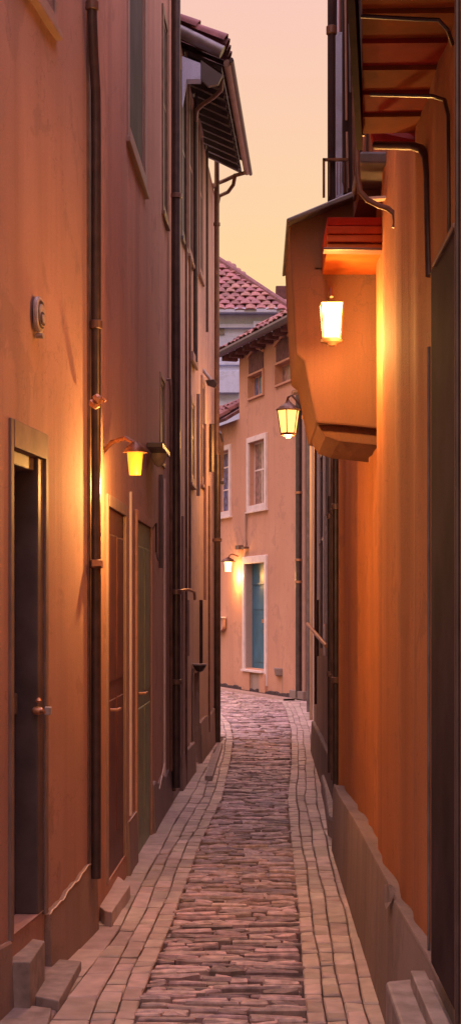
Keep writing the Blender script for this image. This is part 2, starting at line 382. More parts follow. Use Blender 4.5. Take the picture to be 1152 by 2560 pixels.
m = MB(); q = W1.px(121, 1777, .03); m.box(q.x - .014, q.x + .014, q.y - .02, q.y + .02, q.z - .017, q.z + .017); m.build('latch', M['metal'], hA, bevel=.004)
m = MB()                                             # plinth with a ragged top edge
def plinth(W, m, ua, ub, zf, o=.02, n=24, lo=-.03):
    vs = []; 
    for i in range(n + 1):
        u = ua + (ub - ua) * i / n; z = zf(i / n)
        vs += [W.at(u, lo, o + .012), W.at(u, z - .01, o), W.at(u, z, o - .006), W.at(u, z, -.05), W.at(u, lo, -.05)]
    fs = []
    for i in range(n):
        a = i * 5; b = a + 5
        fs += [(a + k, b + k, b + k + 1, a + k + 1) for k in range(4)]
    fs += [(4, 3, 2, 1, 0), tuple(n * 5 + k for k in range(5))]
    m.add(vs, fs)
def ridge(W, m, ua, ub, zf, o, r, n=24):
    m.tube([W.at(ua + (ub - ua) * i / n, zf(i / n), o) for i in range(n + 1)], r, 6)
zf = lambda t: .27 + .10 * t + .005 * math.sin(t * 19) + .004 * math.sin(t * 41)
plinth(W1, m, u118 + fw + .003, W1.L - .01, zf, .012)
zf0 = lambda t: .34 + .02 * math.sin(t * 30) - .03 * t
plinth(W1, m, 0, u30 - fw - .003, zf0, .012)
pl = m.build('plinth', M['plinth'], hA)
m = MB(); ridge(W1, m, u118 + fw + .01, W1.L - .02, zf, .012, .0035); m.build('capping', M['line'], pl, smooth=True)
# corner drainpipe of the near house
o_ = .035
up = W1.u(240, o_)
def WP(W, px, py, off): return W.px(px, py, off)
pts = []
for z in (7.2, 4.45): q = W1.at(W1.u(231, o_), z, o_); pts.append(q)
pts += [W1.at(W1.u(234, o_), 4.30, o_), W1.at(W1.u(240, o_), 4.12, o_), W1.at(W1.u(241, o_), 3.9, o_), W1.at(W1.u(241, o_), .28, o_)]
pA = pipe(hA, pts, .024, clamps=[(pts[0], W1.z(231, 15, o_)), (pts[-1], W1.z(241, 812, o_)), (pts[-1], W1.z(241, 1400, o_) - .02)], label='near bronze drainpipe with a kink high up')
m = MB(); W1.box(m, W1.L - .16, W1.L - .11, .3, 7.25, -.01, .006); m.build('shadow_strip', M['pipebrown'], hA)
m = MB(); q = W1.at(W1.u(241, .07), W1.z(241, 1004, .07), .07)
m.lathe(q, [(.006, -.035), (.022, -.03), (.03, -.008), (.018, .0), (.03, .012), (.022, .03), (.008, .034)], 9, Vector((.5, -.3, .6)).normalized()); m.tube([q, q + Vector((.03, -.01, .02)), q + Vector((.045, -.01, .0))], .008, 8)
m.build('valve', M['copper'], pA)
m = MB(); q = W1.at(W1.u(246, .06), W1.z(246, 1410, .06), .06)
m.prism([q + Vector((-.03, 0, .02)), q + Vector((.02, 0, .014)), q + Vector((.022, 0, -.02)), q + Vector((.012, 0, -.008)), q + Vector((-.03, 0, -.012))], (0, .05, 0)); m.build('bracket', M['copper'], pA)

v = thing('wall_vent', W1.px(92, 787, 0), 'pale grey oval vent with black rings fixed on the near salmon wall', 'vent')
c0 = W1.px(92, 787, 0); t3 = Vector((W1.t.x, W1.t.y, 0)); n3 = Vector((W1.n.x, W1.n.y, 0))
def oval(c, a, b, o0, o1, sh=0, n=28, q=1.0):
    ps = [c + t3 * (a * math.copysign(abs(math.cos(2 * math.pi * k / n)) ** q, math.cos(2 * math.pi * k / n))) + Vector((0, 0, b * math.copysign(abs(math.sin(2 * math.pi * k / n)) ** q, math.sin(2 * math.pi * k / n)))) + n3 * o0 for k in range(n)]
    return ps, n3 * (o1 - o0)
m = MB(); m.prism(*oval(c0, .07, .075, 0, .022, q=.75)); m.build('body', M['metal'], v, bevel=.012)
for i, (a, b, o0, dz) in enumerate(((.055, .058, .0235, .0), (.047, .047, .027, -.004), (.038, .028, .030, -.018), (.028, .018, .033, -.018))):
    m = MB(); m.prism(*oval(c0 + Vector((0, 0, dz)), a, b, o0 - .006, o0, q=.8)); m.build('ring' if i != 3 else 'centre', M[('pipe', 'metal', 'pipe', 'metal')[i]], v)
m = MB(); m.prism(*oval(c0 + Vector((0, 0, -.088)), .02, .012, 0, .03)); m.build('drip_tab', M['metal'], v)

# --- second house
W2 = Wall((-.795, 7.575), (-.692, 13.2), 1)
hB = thing('house', (-1.3, 10.3, 0), 'pinkish plastered house second on the left, with the green door and red brown door', 'house')
dA = (W2.u(270), W2.u(313), .14, 2.14); dB = (W2.u(343), W2.u(378), .0, 2.16)
wA = (W2.u(322), W2.u(362), 4.50, 6.7); wB = (W2.u(408), W2.u(417), 4.72, 6.2); wC = (W2.u(400), W2.u(411), 2.72, 3.35)
m = MB(); W2.surface(m, 0, 7.55, [dA, dB, wA, wB, wC], depth=.2, seed=2); m.build('wall', M['wall2'], hB)
window(W2, hB, wA, bars=(0, 1), fw=.09, rec=-.014, frame='trim'); window(W2, hB, wB, bars=(0, 1), frame='pipebrown', fw=.06, rec=-.012); window(W2, hB, wC, bars=(0, 0), frame='trim', fw=.03, sill=False, rec=-.012)
def simpledoor(W, house, hole, mat, fr, panels, rec=-.03, fw=.07, hd=True, label=None, proud=.008):
    a, b, c, d = hole
    m = MB(); W.box(m, a - fw, a, c, d + fw * 1.3, -.01, proud); W.box(m, b, b + fw, c, d + fw * 1.3, -.01, proud); W.box(m, a, b, d, d + fw * 1.3, -.01, proud + .002)
    m.build('door_surround', M[fr], house, bevel=.004)
    m = MB(); W.box(m, a + .004, b - .004, c, d - .004, rec - .04, rec); dr = m.build('door', M[mat], house)
    if label: dr['label'] = label
    m = MB(); nb = 4
    for (z0, z1) in panels:
        W.box(m, a + .08, (a + b) / 2 - .03, z0, z1, rec - .001, rec + .008); W.box(m, (a + b) / 2 + .03, b - .08, z0, z1, rec - .001, rec + .008)
    if panels: m.build('panel', M[mat], dr, bevel=.01)
    if hd:
        m = MB(); q = W.at(a + .12, 1.05, rec); n_ = Vector((W.n.x, W.n.y, 0)); m.tube([q, q + n_ * .045, q + n_ * .05 + Vector((W.t.x, W.t.y, 0)) * .1], .009, 8); m.build('handle', M['copper'], dr, smooth=True)
    return dr
simpledoor(W2, hB, dA, 'redwood', 'trim', [(.35, 1.1), (1.2, 2.0)], fw=.05, label='red brown door', rec=-.008)
simpledoor(W2, hB, dB, 'greendoor', 'wall2', [(.15, .95), (1.05, 2.0)], fw=.05, label='weathered green double door', rec=-.006)
m = MB(); zp = lambda t: .34 - .10 * t + .02 * math.sin(t * 23)
plinth(W2, m, W2.u(318), W2.u(338), lambda t: .32, .012, 6); m.build('plinth', M['plinth'], hB); m = MB(); plinth(W2, m, dB[1] + .08, W2.L - .02, zp, .015); pl = m.build('plinth', M['plinth'], hB)
m = MB(); ridge(W2, m, W2.u(319), W2.u(337), lambda t: .325, .012, .003, 4); m.build('capping', M['line'], pl, smooth=True); m = MB(); ridge(W2, m, W2.u(390), W2.u(402), lambda t: .28 + .14 * t, .027, .004, 6); m.build('capping', M['line'], pl, smooth=True)
# pipes and cables of the second house
q = W2.u(330, .02); pipe(hB, [W2.at(q, 2.3, .012), W2.at(q, .35, .012)], .009, 'trimlight', name='cable_conduit', n=8)
q = W2.u(426, .03); pipe(hB, [W2.at(q, 3.42, .0), W2.at(q, 3.42, .03), W2.at(q, 3.3, .035), W2.at(q, .3, .035)], .014, 'pipebrown', name='water_pipe', n=8)
q = W2.u(405, .02); pipe(hB, [W2.at(q, 2.6, .012), W2.at(q, 1.9, .012)], .016, 'darkdoor', name='cable_conduit', n=8)
q = W2.u(414, .02); pipe(hB, [W2.at(q, 2.6, .012), W2.at(q, .3, .012)], .01, 'trimlight', name='cable_conduit', n=8)
q = W2.u(387, .02); pipe(hB, [W2.at(q, 2.15, .0), W2.at(q, 2.2, .03), W2.at(q, 2.0, .03), W2.at(q + .3, 1.95, .02)], .008, 'pipe', name='cable_conduit', n=6)
q = W2.u(441, .06); pa = W2.at(q, 7.5, .06)
pB = pipe(hB, [W2.at(q, 7.5, .06), W2.at(q, 2.0, .06), W2.at(q, .14, .06)], .034, clamps=[(pa, W2.z(441, 490, .06)), (pa, W2.z(441, 1480, .06)), (pa, 6.9), (pa, 1.0)], label='thick dark drainpipe at the far corner')
q = W2.u(434, .03); pipe(hB, [W2.at(q, 7.5, .03), W2.at(q, .1, .03)], .02, 'pipebrown', n=8, label='brown drainpipe beside the dark one')
m = MB(); q = W2.u(412, .1); zs = W2.z(412, 1130, .1)
W2.box(m, q - .3, q + .35, zs, zs + .035, 0, .11)
hb = m.build('shelf', M['pipe'], hB, bevel=.004)
m = MB(); m.lathe(W2.at(q + .1, zs - .075, .05), [(.012, -.02), (.035, 0), (.055, .04), (.06, .074)], 14); m.build('lamp_bowl', M['metal'], hb, smooth=True)

# --- third house with tiled roof
W3 = Wall((-.665, 13.25), (-.47, 18.8), 1)
hC = thing('house', (-1.1, 16, 0), 'grey pink house at the far left corner with the overhanging tiled roof', 'house')
hz = lambda px, a, b: (W3.z(px, b), W3.z(px, a))
holes = []
def H3(p0, p1, y0, y1):
    a, b = W3.u(p0), W3.u(p1); z0, z1 = hz((p0 + p1) / 2, y0, y1); return (a, b, max(z0, 0.02), z1)
w3 = [H3(455, 464, 215, 590), H3(473, 482, 250, 635), H3(499, 506, 330, 680), H3(478, 485, 1010, 1195), H3(505, 511, 960, 1200)]
d3 = H3(484, 497, 1680, 2000); d3 = (d3[0], d3[1], .02, d3[3])
m = MB(); W3.surface(m, 0, 6.55, w3 + [d3], depth=.15, seed=3, amp=.008, thick=1.2); m.build('wall', M['wall3'], hC)
for i, h in enumerate(w3): window(W3, hC, h, bars=(0, 1), frame=('pipegrey', 'trim', 'trim', 'trim', 'trim')[i], fw=.06, rec=-.010, proud=.008)
simpledoor(W3, hC, d3, 'pipegrey', 'trim', [], rec=-.05, fw=.04, hd=False, label='slim grey door')
m = MB(); plinth(W3, m, .02, d3[0] - .05, lambda t: .30, .02, 6); plinth(W3, m, d3[1] + .06, W3.L - .03, lambda t: .42 + .02 * math.sin(t * 9), .02, 10); m.build('plinth', M['plinth'], hC)
for p, y0, y1, r, mt in ((490, 235, 905, .022, 'pipe'), (467, 130, 1990, .012, 'pipebrown'), (458, 1290, 1900, .012, 'trim'), (476, 640, 1470, .012, 'pipebrown'), (497, 985, 1240, .018, 'trim'), (519, 350, 830, .014, 'pipe'), (524, 1215, 1830, .012, 'pipebrown'), (514, 1060, 1500, .016, 'wall2'), (531, 1060, 1180, .03, 'pipe'), (504, 1500, 1670, .018, 'pipe'), (470, 1500, 1640, .02, 'trim')):
    q = W3.u(p, .03); pipe(hC, [W3.at(q, min(6.6, W3.z(p, y0, .03)), .025), W3.at(q, max(.02, W3.z(p, y1, .03)), .025)], r, mt, name='cable_conduit', n=8)
q = W3.u(544, .05)
pipe(hC, [W3.at(q, 6.9, .04), W3.at(q, 3.4, .04)], .03, 'pipebrown', clamps=[(W3.at(q, 0, .04), W3.z(545, 565, .05))], label='brown upper corner drainpipe')
pipe(hC, [W3.at(q, 3.4, .045), W3.at(q, .02, .045)], .04, 'pipe', clamps=[(W3.at(q, 0, .045), 2.4)], label='black lower corner drainpipe')
# wooden shutter standing open at the corner
m = MB(); a = P(541, 1065, 18.3); b = P(560, 1200, 18.3)
for k in range(4):
    x0 = a.x + (b.x - a.x) * k / 4; m.box(x0 + .002, x0 + (b.x - a.x) / 4 - .002, 18.28, 18.31, b.z + (k == 3) * .02, a.z - k * .03)
m.box(a.x + .005, b.x - .005, 18.265, 18.279, b.z + .08, b.z + .14); m.box(a.x + .005, b.x - .005, 18.265, 18.279, a.z - .3, a.z - .24)
m.build('shutter', M['pipebrown'], hC)
m = MB(); m.tube([P(545, 1075, 18.2), P(552, 1085, 18.1), P(558, 1105, 18.1)], .014, 6); m.build('shutter_stay', M['pipe'], hC); m = MB(); m.box(a.x, b.x, 18.25, 18.33, b.z - .06, b.z - .015); m.build('shutter_sill', M['pipe'], hC)
m = MB()
bx_ = P(488, 905, 14.9); W3.box(m, W3.u(476), W3.u(489), W3.z(482, 912), W3.z(482, 890), .0, .03); m.build('meter_box', M['trim'], hC, bevel=.004)
# roof: soffit, fascia, gutter, tiles
def wl(u, x_off, z): q = W3.at(u, z, x_off); return q
eo, ez0, ez1 = .335, 6.44, 6.70     # overhang, height near and far
slope = .50
Lr = 4.6
def RZ(u, off): return ez0 + (ez1 - ez0) * u / Lr + (eo - off) * slope          # underside
rf = thing('temp', (0, 0, 0), 'x', 'x'); bpy.data.objects.remove(rf)
m = MB()
for i in range(46):                                  # boards of the underside, each a ridge
    u0 = .55 + (Lr - .55) * i / 46; u1 = u0 + (Lr - .55) / 46 - .001; dz = .008 * (i % 2)
    m.hexa([W3.at(u0, RZ(u0, -.6) - dz, -.6), W3.at(u1, RZ(u1, -.6) - dz, -.6), W3.at(u1, RZ(u1, eo) - dz, eo), W3.at(u0, RZ(u0, eo) - dz, eo),
            W3.at(u0, RZ(u0, -.6) + .04, -.6), W3.at(u1, RZ(u1, -.6) + .04, -.6), W3.at(u1, RZ(u1, eo) + .04, eo), W3.at(u0, RZ(u0, eo) + .04, eo)])
soff = m.build('roof', M['eave'], hC)
for i in range(12):
    m = MB()
    u0 = .6 + (Lr - .7) * i / 12
    m.hexa([W3.at(u0, RZ(u0, -.1) - .09, -.1), W3.at(u0 + .06, RZ(u0, -.1) - .09, -.1), W3.at(u0 + .06, RZ(u0, eo) - .06, eo - .02), W3.at(u0, RZ(u0, eo) - .06, eo - .02),
            W3.at(u0, RZ(u0, -.1) - .01, -.1), W3.at(u0 + .06, RZ(u0, -.1) - .01, -.1), W3.at(u0 + .06, RZ(u0, eo) - .01, eo - .02), W3.at(u0, RZ(u0, eo) - .01, eo - .02)])
    m.build('rafter', M['eave'], soff)
m = MB()
def tile(m, a, ud, sd_, nd, w_, l_, n=6, th=.015, cv=.42):      # half-round tile from a: ud across, sd_ up slope, nd normal
    vs = []
    for s_, ww, lift in ((0, w_, .02), (1, w_ * .8, 0)):
        for k in range(n + 1):
            an = math.pi * k / n
            vs.append(a + sd_ * (s_ * l_) + ud * (-math.cos(an) * ww / 2) + nd * (math.sin(an) * ww * cv + lift))
    fs = [(k, k + 1, n + 2 + k, n + 1 + k) for k in range(n)]
    b = len(vs)
    vs += [a + ud * (-math.cos(math.pi * k / n) * (w_ / 2 - th)) + nd * (math.sin(math.pi * k / n) * (w_ * cv - th) + .02) for k in range(n + 1)]
    fs += [(k, b + k, b + k + 1, k + 1) for k in range(n)]
    m.add(vs, fs)
u3 = Vector((W3.t.x, W3.t.y, (ez1 - ez0) / Lr)).normalized(); nn = Vector((W3.n.x, W3.n.y, 0)); s3 = (-nn + Vector((0, 0, slope))).normalized(); nr = u3.cross(s3).normalized(); nr = nr if nr.z > 0 else -nr
rw = .175
for i in range(int((Lr - .1) / rw)):
    for j in range(6):
        u = .18 + i * rw; a = W3.at(u, RZ(u, eo) + .075, eo + .05) + s3 * (j * .27) + nr * rn(0, .012)
        tile(m, a, u3, s3, nr, rw * rn(.98, 1.08), .33)
m.build('tile', M['tiledark'], soff)['label'] = 'dark clay roof tiles'
for_t = MB()                                         # verge tiles on the near gable edge
for j in range(5):
    a = W3.at(.08, RZ(0, eo) + .09, eo + .04) + s3 * (j * .27); tile(for_t, a, u3, s3, nr, .2, .31, 8)
for_t.build('verge_tile', M['brick'], soff, smooth=True)
m = MB()                                             # near barge board and gutter
g0 = W3.at(.0, RZ(0, eo) + .03, eo + .05)
m.tube([g0 + nr * -.03, g0 + s3 * .72 + nr * -.03], .055, 12); m.build('barge_board', M['pipegrey'], soff, smooth=True)
m = MB(); ga = W3.at(.35, RZ(.35, eo) + .01, eo + .06); gb = W3.at(Lr, RZ(Lr, eo) + .01, eo + .06)
m.tube([ga, gb], .034, 10); m.build('gutter', M['trim'], soff, smooth=True)
m = MB(); m.tube([W3.at(.3, RZ(.3, eo) + .02, eo + .10), W3.at(Lr + .1, RZ(Lr, eo) + .02, eo + .10)], .022, 8); m.build('gutter_lip', M['eave'], soff, smooth=True)
m = MB(); q0 = P(455, 140, 13.15); q1 = P(501, 158, 13.15); q2 = P(501, 198, 13.15); q3 = P(466, 198, 13.15); q4 = P(455, 260, 13.15)
m.prism([q0, q1, q2, q3, q4], (0, .12, 0)); m.build('gable_box', M['white'], hC)
m = MB(); m.prism([P(502, 150, 13.2), P(556, 188, 13.2), P(545, 210, 13.2), P(520, 215, 13.2), P(502, 198, 13.2)], (0, .05, 0)); m.build('gable_board', M['eave'], hC)
pipe(hC, [P(555, 195, 13.9), P(553, 225, 13.95), P(535, 242, 14.0), P(505, 262, 14.1), P(492, 275, 14.3), P(490, 300, 14.5)], .02, 'pipebrown', n=8, label='bent swan neck pipe under the near gable')
# gutter return at the far end
pipe(hC, [P(612, 432, 17.6), P(590, 438, 17.7), P(560, 452, 17.9), P(534, 462, 18.2), P(527, 478, 18.3)], .024, 'bronze', n=8, label='rusty return pipe below the far eave')
pipe(hC, [P(588, 436, 17.7), P(583, 462, 17.8), P(570, 480, 17.9), P(548, 490, 18.3), P(545, 505, 18.6)], .022, 'bronze', n=8, label='rusty lower swan neck joining the corner pipe')
m = MB(); m.box(P(538, 0, 18.3).x, P(540.5, 0, 18.3).x, 18.3, 18.34, P(0, 580, 18.3).z, P(0, 480, 18.3).z); m.build('pipe_bracket', M['pipe'], hC)

def flood(px, py, d, s, label):
    c = P(px, py, d); f_ = thing('floodlight', c, label, 'floodlight')
    m = MB(); m.tube([c + Vector((-.10, .0, .05)) * s, c + Vector((-.02, -.02, .045)) * s, c + Vector((.045, -.04, -.04)) * s], .014 * s, 8); m.box(c.x - .12 * s, c.x - .085 * s, c.y - .03, c.y + .05, c.z, c.z + .1 * s); m.build('arm', M['metal'], f_)
    m = MB(); a = c + Vector((.05, -.05, -.07)) * s; m.prism([a + Vector((-.05, 0, .03)) * s, a + Vector((.02, 0, .035)) * s, a + Vector((.05, 0, 0)) * s, a + Vector((.03, 0, -.035)) * s, a + Vector((-.035, 0, -.01)) * s], (0, .05, 0)); m.build('lamp_head', M['pipe'], f_, bevel=.004)
flood(514, 940, 16.2, 1.3, 'small grey floodlight on a bent arm high on the far left house')
# wall arm and basin
q = P(455, 1476, 13.3); f_ = thing('wall_bracket', q, 'copper arm bracket sticking out across the dark left drainpipe', 'bracket')
m = MB(); m.tube([P(431, 1470, 13.0), P(440, 1478, 13.0), P(470, 1474, 13.3), P(486, 1480, 13.6), P(487, 1498, 13.7)], .012, 8); m.build('arm', M['copper'], f_, smooth=True)
m = MB(); m.prism([P(428, 1450, 13.0), P(434, 1464, 13.0), P(434, 1482, 13.0), P(427, 1478, 13.0)], (0, .05, 0)); m.build('plate', M['pipe'], f_)
b_ = W3.at(W3.u(499, .06), W3.z(499, 1662, .06), .06); f_ = thing('wall_basin', b_, 'small dark bowl shelf above the slim grey door on the far left house', 'basin')
m = MB(); m.lathe(b_, [(.012, -.07), (.035, -.06), (.06, -.02), (.066, -.004)], 16); m.build('bowl', M['pipe'], f_, smooth=True)
m = MB(); m.lathe(b_, [(.07, -.003), (.072, .01)], 16); m.build('rim', M['metal'], f_)

# steps, left
def slabstone(pts_, z0, z1, label, name='stone_step', mat='step', bev=.005, cat='step', group=None):
    c = Vector((sum(p[0] for p in pts_) / len(pts_), sum(p[1] for p in pts_) / len(pts_), z0))
    m = MB(); m.prism([(p[0], p[1], z0) for p in pts_], (0, 0, z1 - z0)); o = m.build(name, M[mat], root=c, bevel=bev)
    return tag(o, label, cat, group or ('stone steps at the doors' if name == 'stone_step' else None))
def G(px, py, z=0): d = (H - z) * FPX / (py - CY); return ((px - CX) * d / FPX, d)
slabstone([G(30, 2404, .21), G(76, 2406, .21), G(113, 2352, .21), (W1.at(u118 - .01, 0, -.2).x, W1.at(u118 - .01, 0).y), (W1.at(u30 + .01, 0, -.2).x, W1.at(u30 + .01, 0).y)], -.03, .21, 'grey stone doorstep right under the charcoal door')
slabstone([G(80, 2488, .045), G(148, 2502, .045), G(204, 2402, .045), G(118, 2395, .045)], -.03, .045, 'low grey slab step lying on the pavement below the charcoal door step')
slabstone([G(-40, 2590, .03), G(120, 2560, .03), G(130, 2520, .03), G(40, 2508, .03), G(-60, 2530, .03)], -.03, .03, 'flat grey slab in the bottom left corner')
slabstone([G(262, 2276, .08), G(280, 2280, .08), G(326, 2212, .08), G(318, 2206, .08), (W2.at(dA[1], 0, -.12).x, W2.at(dA[1], 0).y), (W2.at(dA[0], 0, -.12).x, W2.at(dA[0], 0).y)], -.03, .08, 'brown stone doorstep beneath the red brown door', mat='slab')
slabstone([G(512, 1945, .03), G(531, 1945, .03), G(557, 1862, .03), G(545, 1862, .03)], -.03, .05, 'long pale kerb stone at the foot of the far left house', name='kerb_stone', cat='kerb')

# ------------------------------------------------------------------ RIGHT ROW
# --- near orange house with plinth, jetty, projecting bay
V1 = Wall((.54, 2.0), (.54, 10.0), -1)
hD = thing('house', (1.0, 6, 0), 'burnt orange plastered house nearest on the right with wavy plinth and bay', 'house')
gs = lambda u, c, w_: math.exp(-((u - c) / w_) ** 2)
def folds(u, z):                                     # old render: bulges and a step back behind the lantern
    d = u + 2.0; st = max(0, min(1, (d - 6.85) / .25)); zz = .04 * math.sin(z * 1.7)
    return -.032 * st * st * (3 - 2 * st) + .016 * gs(d, 7.75 + zz, .10) + .012 * gs(d, 8.5 - zz, .14) + .014 * gs(d, 6.45 + zz, .16) + .012 * gs(d, 5.75 - zz * 2, .2) + .010 * gs(d, 5.2 + zz, .15)
m = MB(); V1.surface(m, 0, 6.4, [], depth=.1, seed=5, amp=.010, thick=1.2, du=.06, extra=folds); m.build('wall', M['orange'], hD, smooth=True)
pp = [(846, 1990), (886, 2055), (911, 2102), (943, 2162), (966, 2204), (972, 2216), (978, 2244), (1012, 2302), (1066, 2392)]
tab = sorted([(V1.u(a, .03), V1.z(a, b, .03)) for a, b in pp])
m = MB(); plinth(V1, m, .4, V1.L - .01, lambda t: lerp(tab, .4 + t * (V1.L - .41)), .035, 80); pl = m.build('plinth', M['plinthgrey'], hD, smooth=True)
m = MB(); ridge(V1, m, .5, V1.L - .02, lambda t: lerp(tab, .5 + t * (V1.L - .52)), .026, .008, 80); m.build('capping', M['plinthgrey'], pl, smooth=True)
# peeling render flap on plinth
m = MB(); q = V1.px(975, 2228, .035); m.add([q + Vector(v) for v in ((.01, -.1, .03), (-.012, -.02, .035), (-.018, .08, .01), (-.02, .03, -.05), (-.022, -.05, -.06), (-.004, -.1, -.02))], [(0, 1, 2, 3, 4, 5)]); m.build('loose_render', M['step'], pl)
# jetty soffit near (boards seen from below)
def poly_box(m, poly, z0, z1): m.prism([(a, b, z0) for a, b in poly], (0, 0, z1 - z0))
zj = 3.24
m = MB()
for i in range(9):
    d0 = 3.3 + i * .22; d1 = d0 + .21
    xo = lambda d: lerp([(3.3, .20), (4.1, .285), (5.3, .37)], d)
    m.hexa([(xo(d0), d0, zj - .006), (.56, d0, zj - .004), (.56, d1, zj + .008), (xo(d1), d1, zj + .008 - .004), (xo(d0), d0, zj + .05), (.56, d0, zj + .05), (.56, d1, zj + .05), (xo(d1), d1, zj + .05)])
m.build('soffit_board', M['soffit'], hD)
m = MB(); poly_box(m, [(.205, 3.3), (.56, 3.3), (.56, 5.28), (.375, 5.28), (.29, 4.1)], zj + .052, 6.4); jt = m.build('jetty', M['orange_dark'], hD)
m = MB(); m.hexa([(xo(3.3) - .02, 3.3, zj - .05), (xo(3.3), 3.3, zj - .05), (xo(5.28), 5.28, zj - .05), (xo(5.28) - .02, 5.28, zj - .05), (xo(3.3) - .02, 3.3, zj + .16), (xo(3.3), 3.3, zj + .16), (xo(5.28), 5.28, zj + .16), (xo(5.28) - .02, 5.28, zj + .16)])
m.build('fascia', M['purple'], jt)
# cable strips under the soffit
pipe(hD, [P(900, 40, 4.1), P(1040, 48, 4.1), P(1095, 50, 4.1), P(1118, 75, 4.1), P(1130, 110, 4.15)], .006, 'pipe', name='cable', n=6)
pipe(hD, [P(925, 236, 4.55), P(1080, 240, 4.5), P(1110, 250, 4.4), P(1119, 290, 4.35), P(1120, 420, 4.3), P(1121, 640, 4.3), P(1098, 668, 4.33), P(1078, 684, 4.4)], .006, 'pipe', name='cable', n=6)
# low beam / short duct pieces under the jetty end
m = MB(); a = P(905, 318, 5.5); b = P(980, 345, 5.5); m.prism([P(926, 322, 5.4), P(1000, 318, 5.4), P(1062, 330, 5.2), P(1062, 362, 5.2), P(935, 362, 5.4)], (0, .06, 0)); m.build('beam', M['soffit'], hD, bevel=.01)
pipe(hD, [P(938, 363, 5.2), P(1030, 365, 5.0), P(1052, 372, 4.95), P(1064, 395, 4.9), P(1068, 440, 4.87), P(1070, 560, 4.85), P(1073, 690, 4.82)], .014, 'pipe', n=10, label='dark elbow pipe under the upper jetty')
m = MB(); m.prism([P(898, 378, 6.3), P(985, 378, 6.3), P(985, 410, 6.3), P(898, 408, 6.3)], (0, .5, 0)); m.build('duct', M['pipegrey'], hD, bevel=.01)
m = MB(); m.prism([P(896, 408, 6.5), P(985, 410, 6.5), P(985, 445, 6.5), P(896, 440, 6.5)], (0, .4, 0)); m.build('duct_box', M['eave'], hD)
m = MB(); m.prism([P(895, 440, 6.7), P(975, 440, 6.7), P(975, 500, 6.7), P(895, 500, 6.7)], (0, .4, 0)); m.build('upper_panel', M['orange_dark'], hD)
m = MB(); m.prism([P(915, 492, 6.3), P(976, 488, 6.3), P(976, 494, 6.3), P(915, 499, 6.3)], (0, .05, 0)); m.prism([P(974, 450, 6.3), P(980, 450, 6.3), P(978, 500, 6.3), P(974, 500, 6.3)], (0, .05, 0)); m.build('trim_strip', M['line'], hD)
# projecting bay (front face 7.2 m away) that the big lantern hangs on
DB = 7.1
front = [(722, 546), (885, 483), (975, 500), (975, 1075), (848, 1062), (789, 1058), (758, 902), (739, 886), (728, 700)]
m = MB(); fp = [P(a, b, DB) for a, b in front]
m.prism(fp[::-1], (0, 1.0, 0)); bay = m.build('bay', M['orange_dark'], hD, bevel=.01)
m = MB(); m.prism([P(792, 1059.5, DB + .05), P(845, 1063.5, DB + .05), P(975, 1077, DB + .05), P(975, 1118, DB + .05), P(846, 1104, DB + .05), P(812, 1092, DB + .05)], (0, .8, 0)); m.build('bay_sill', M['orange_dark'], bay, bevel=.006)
m = MB(); rt = [P(716, 546, DB - .08), P(885, 476, DB - .08), P(895, 478, DB - .08), P(895, 490, DB - .08), P(885, 492, DB - .08), P(716, 557, DB - .08)]
m.prism(rt[::-1], (0, 1.15, 0)); m.build('roof_slab', M['pipegrey'], bay, bevel=.006)
m = MB()                                             # boarded hood over the lantern
for i in range(4):
    z_ = P(0, 545 + i * 20, 6.6).z
    q0, q1 = P(817, 0, 6.6).x, P(968, 0, 6.6).x
    m.hexa([(q0, 6.6 - .03 * (i == 3), z_ - .033), (q1, 6.6, z_ - .033), (q1, DB, z_ - .033), (q0, DB, z_ - .033), (q0, 6.585 + .012 * i, z_), (q1, 6.585 + .012 * i, z_), (q1, DB, z_), (q0, DB, z_)])
m.build('hood_board', M['soffit'], bay, bevel=.004)
m = MB(); m.prism([P(808, 618, 6.45), P(985, 619, 6.45), P(988, 626, 6.45), P(808, 624, 6.45)], (0, .08, 0)); m.build('hood_trim', M['pipebrown'], bay, bevel=.003)
m = MB(); m.prism([P(786, 669, 7.1), P(822, 669, 7.1), P(822, 673, 7.1), P(786, 673, 7.1)], (0, .1, 0)); m.prism([P(835, 668, 7.1), P(882, 668, 7.1), P(882, 673, 7.1), P(835, 673, 7.1)], (0, .1, 0)); m.build('batten', M['orange_dark'], bay)
pipe(hD, [P(872, -60, 6.0), P(884, 100, 6.0), P(890, 300, 6.0), P(893, 440, 6.0), P(899, 478, 6.0), P(918, 500, 6.0), P(945, 514, 6.0), P(968, 521, 6.0), P(984, 534, 6.0), P(988, 556, 6.0), P(984, 570, 6.0)], .011, 'pipebrown', n=10, label='curved swan neck drainpipe above the bay')
pipe(hD, [P(905, -60, 5.5), P(903, 120, 5.5), P(905, 340, 5.5)], .009, 'pipe', n=8, name='cable')
pipe(hD, [P(828, -80, 7.6), P(828, 230, 7.6), P(828, 505, 7.6)], .02, 'purple', clamps=[(P(828, 76, 7.6), P(828, 76, 7.6).z)], label='tall purple post rising from the bay roof')
m = MB(); m.prism([P(839, 80, 7.9), P(857, 80, 7.9), P(857, 500, 7.9), P(839, 505, 7.9)], (0, .1, 0)); m.build('terrace_door', M['white'], hD)
m = MB(); m.prism([P(857, -80, 7.8), P(905, -80, 7.8), P(905, 495, 7.8), P(870, 495, 7.8), P(857, 440, 7.8)], (0, .3, 0)); m.build('terrace_wall', M['purple'], hD)
for a_, b_, c_, k_ in ((862, -80, 300, 'trim'), (872, 60, 230, 'pipegrey'), (880, -80, 460, 'pipebrown'), (866, 330, 470, 'trim')):
    pipe(hD, [P(a_, b_, 7.75), P(a_ + 3, c_, 7.75)], .006, k_, name='cable', n=6)
m = MB(); zc = 7.55                                  # small balcony rail on the bay roof
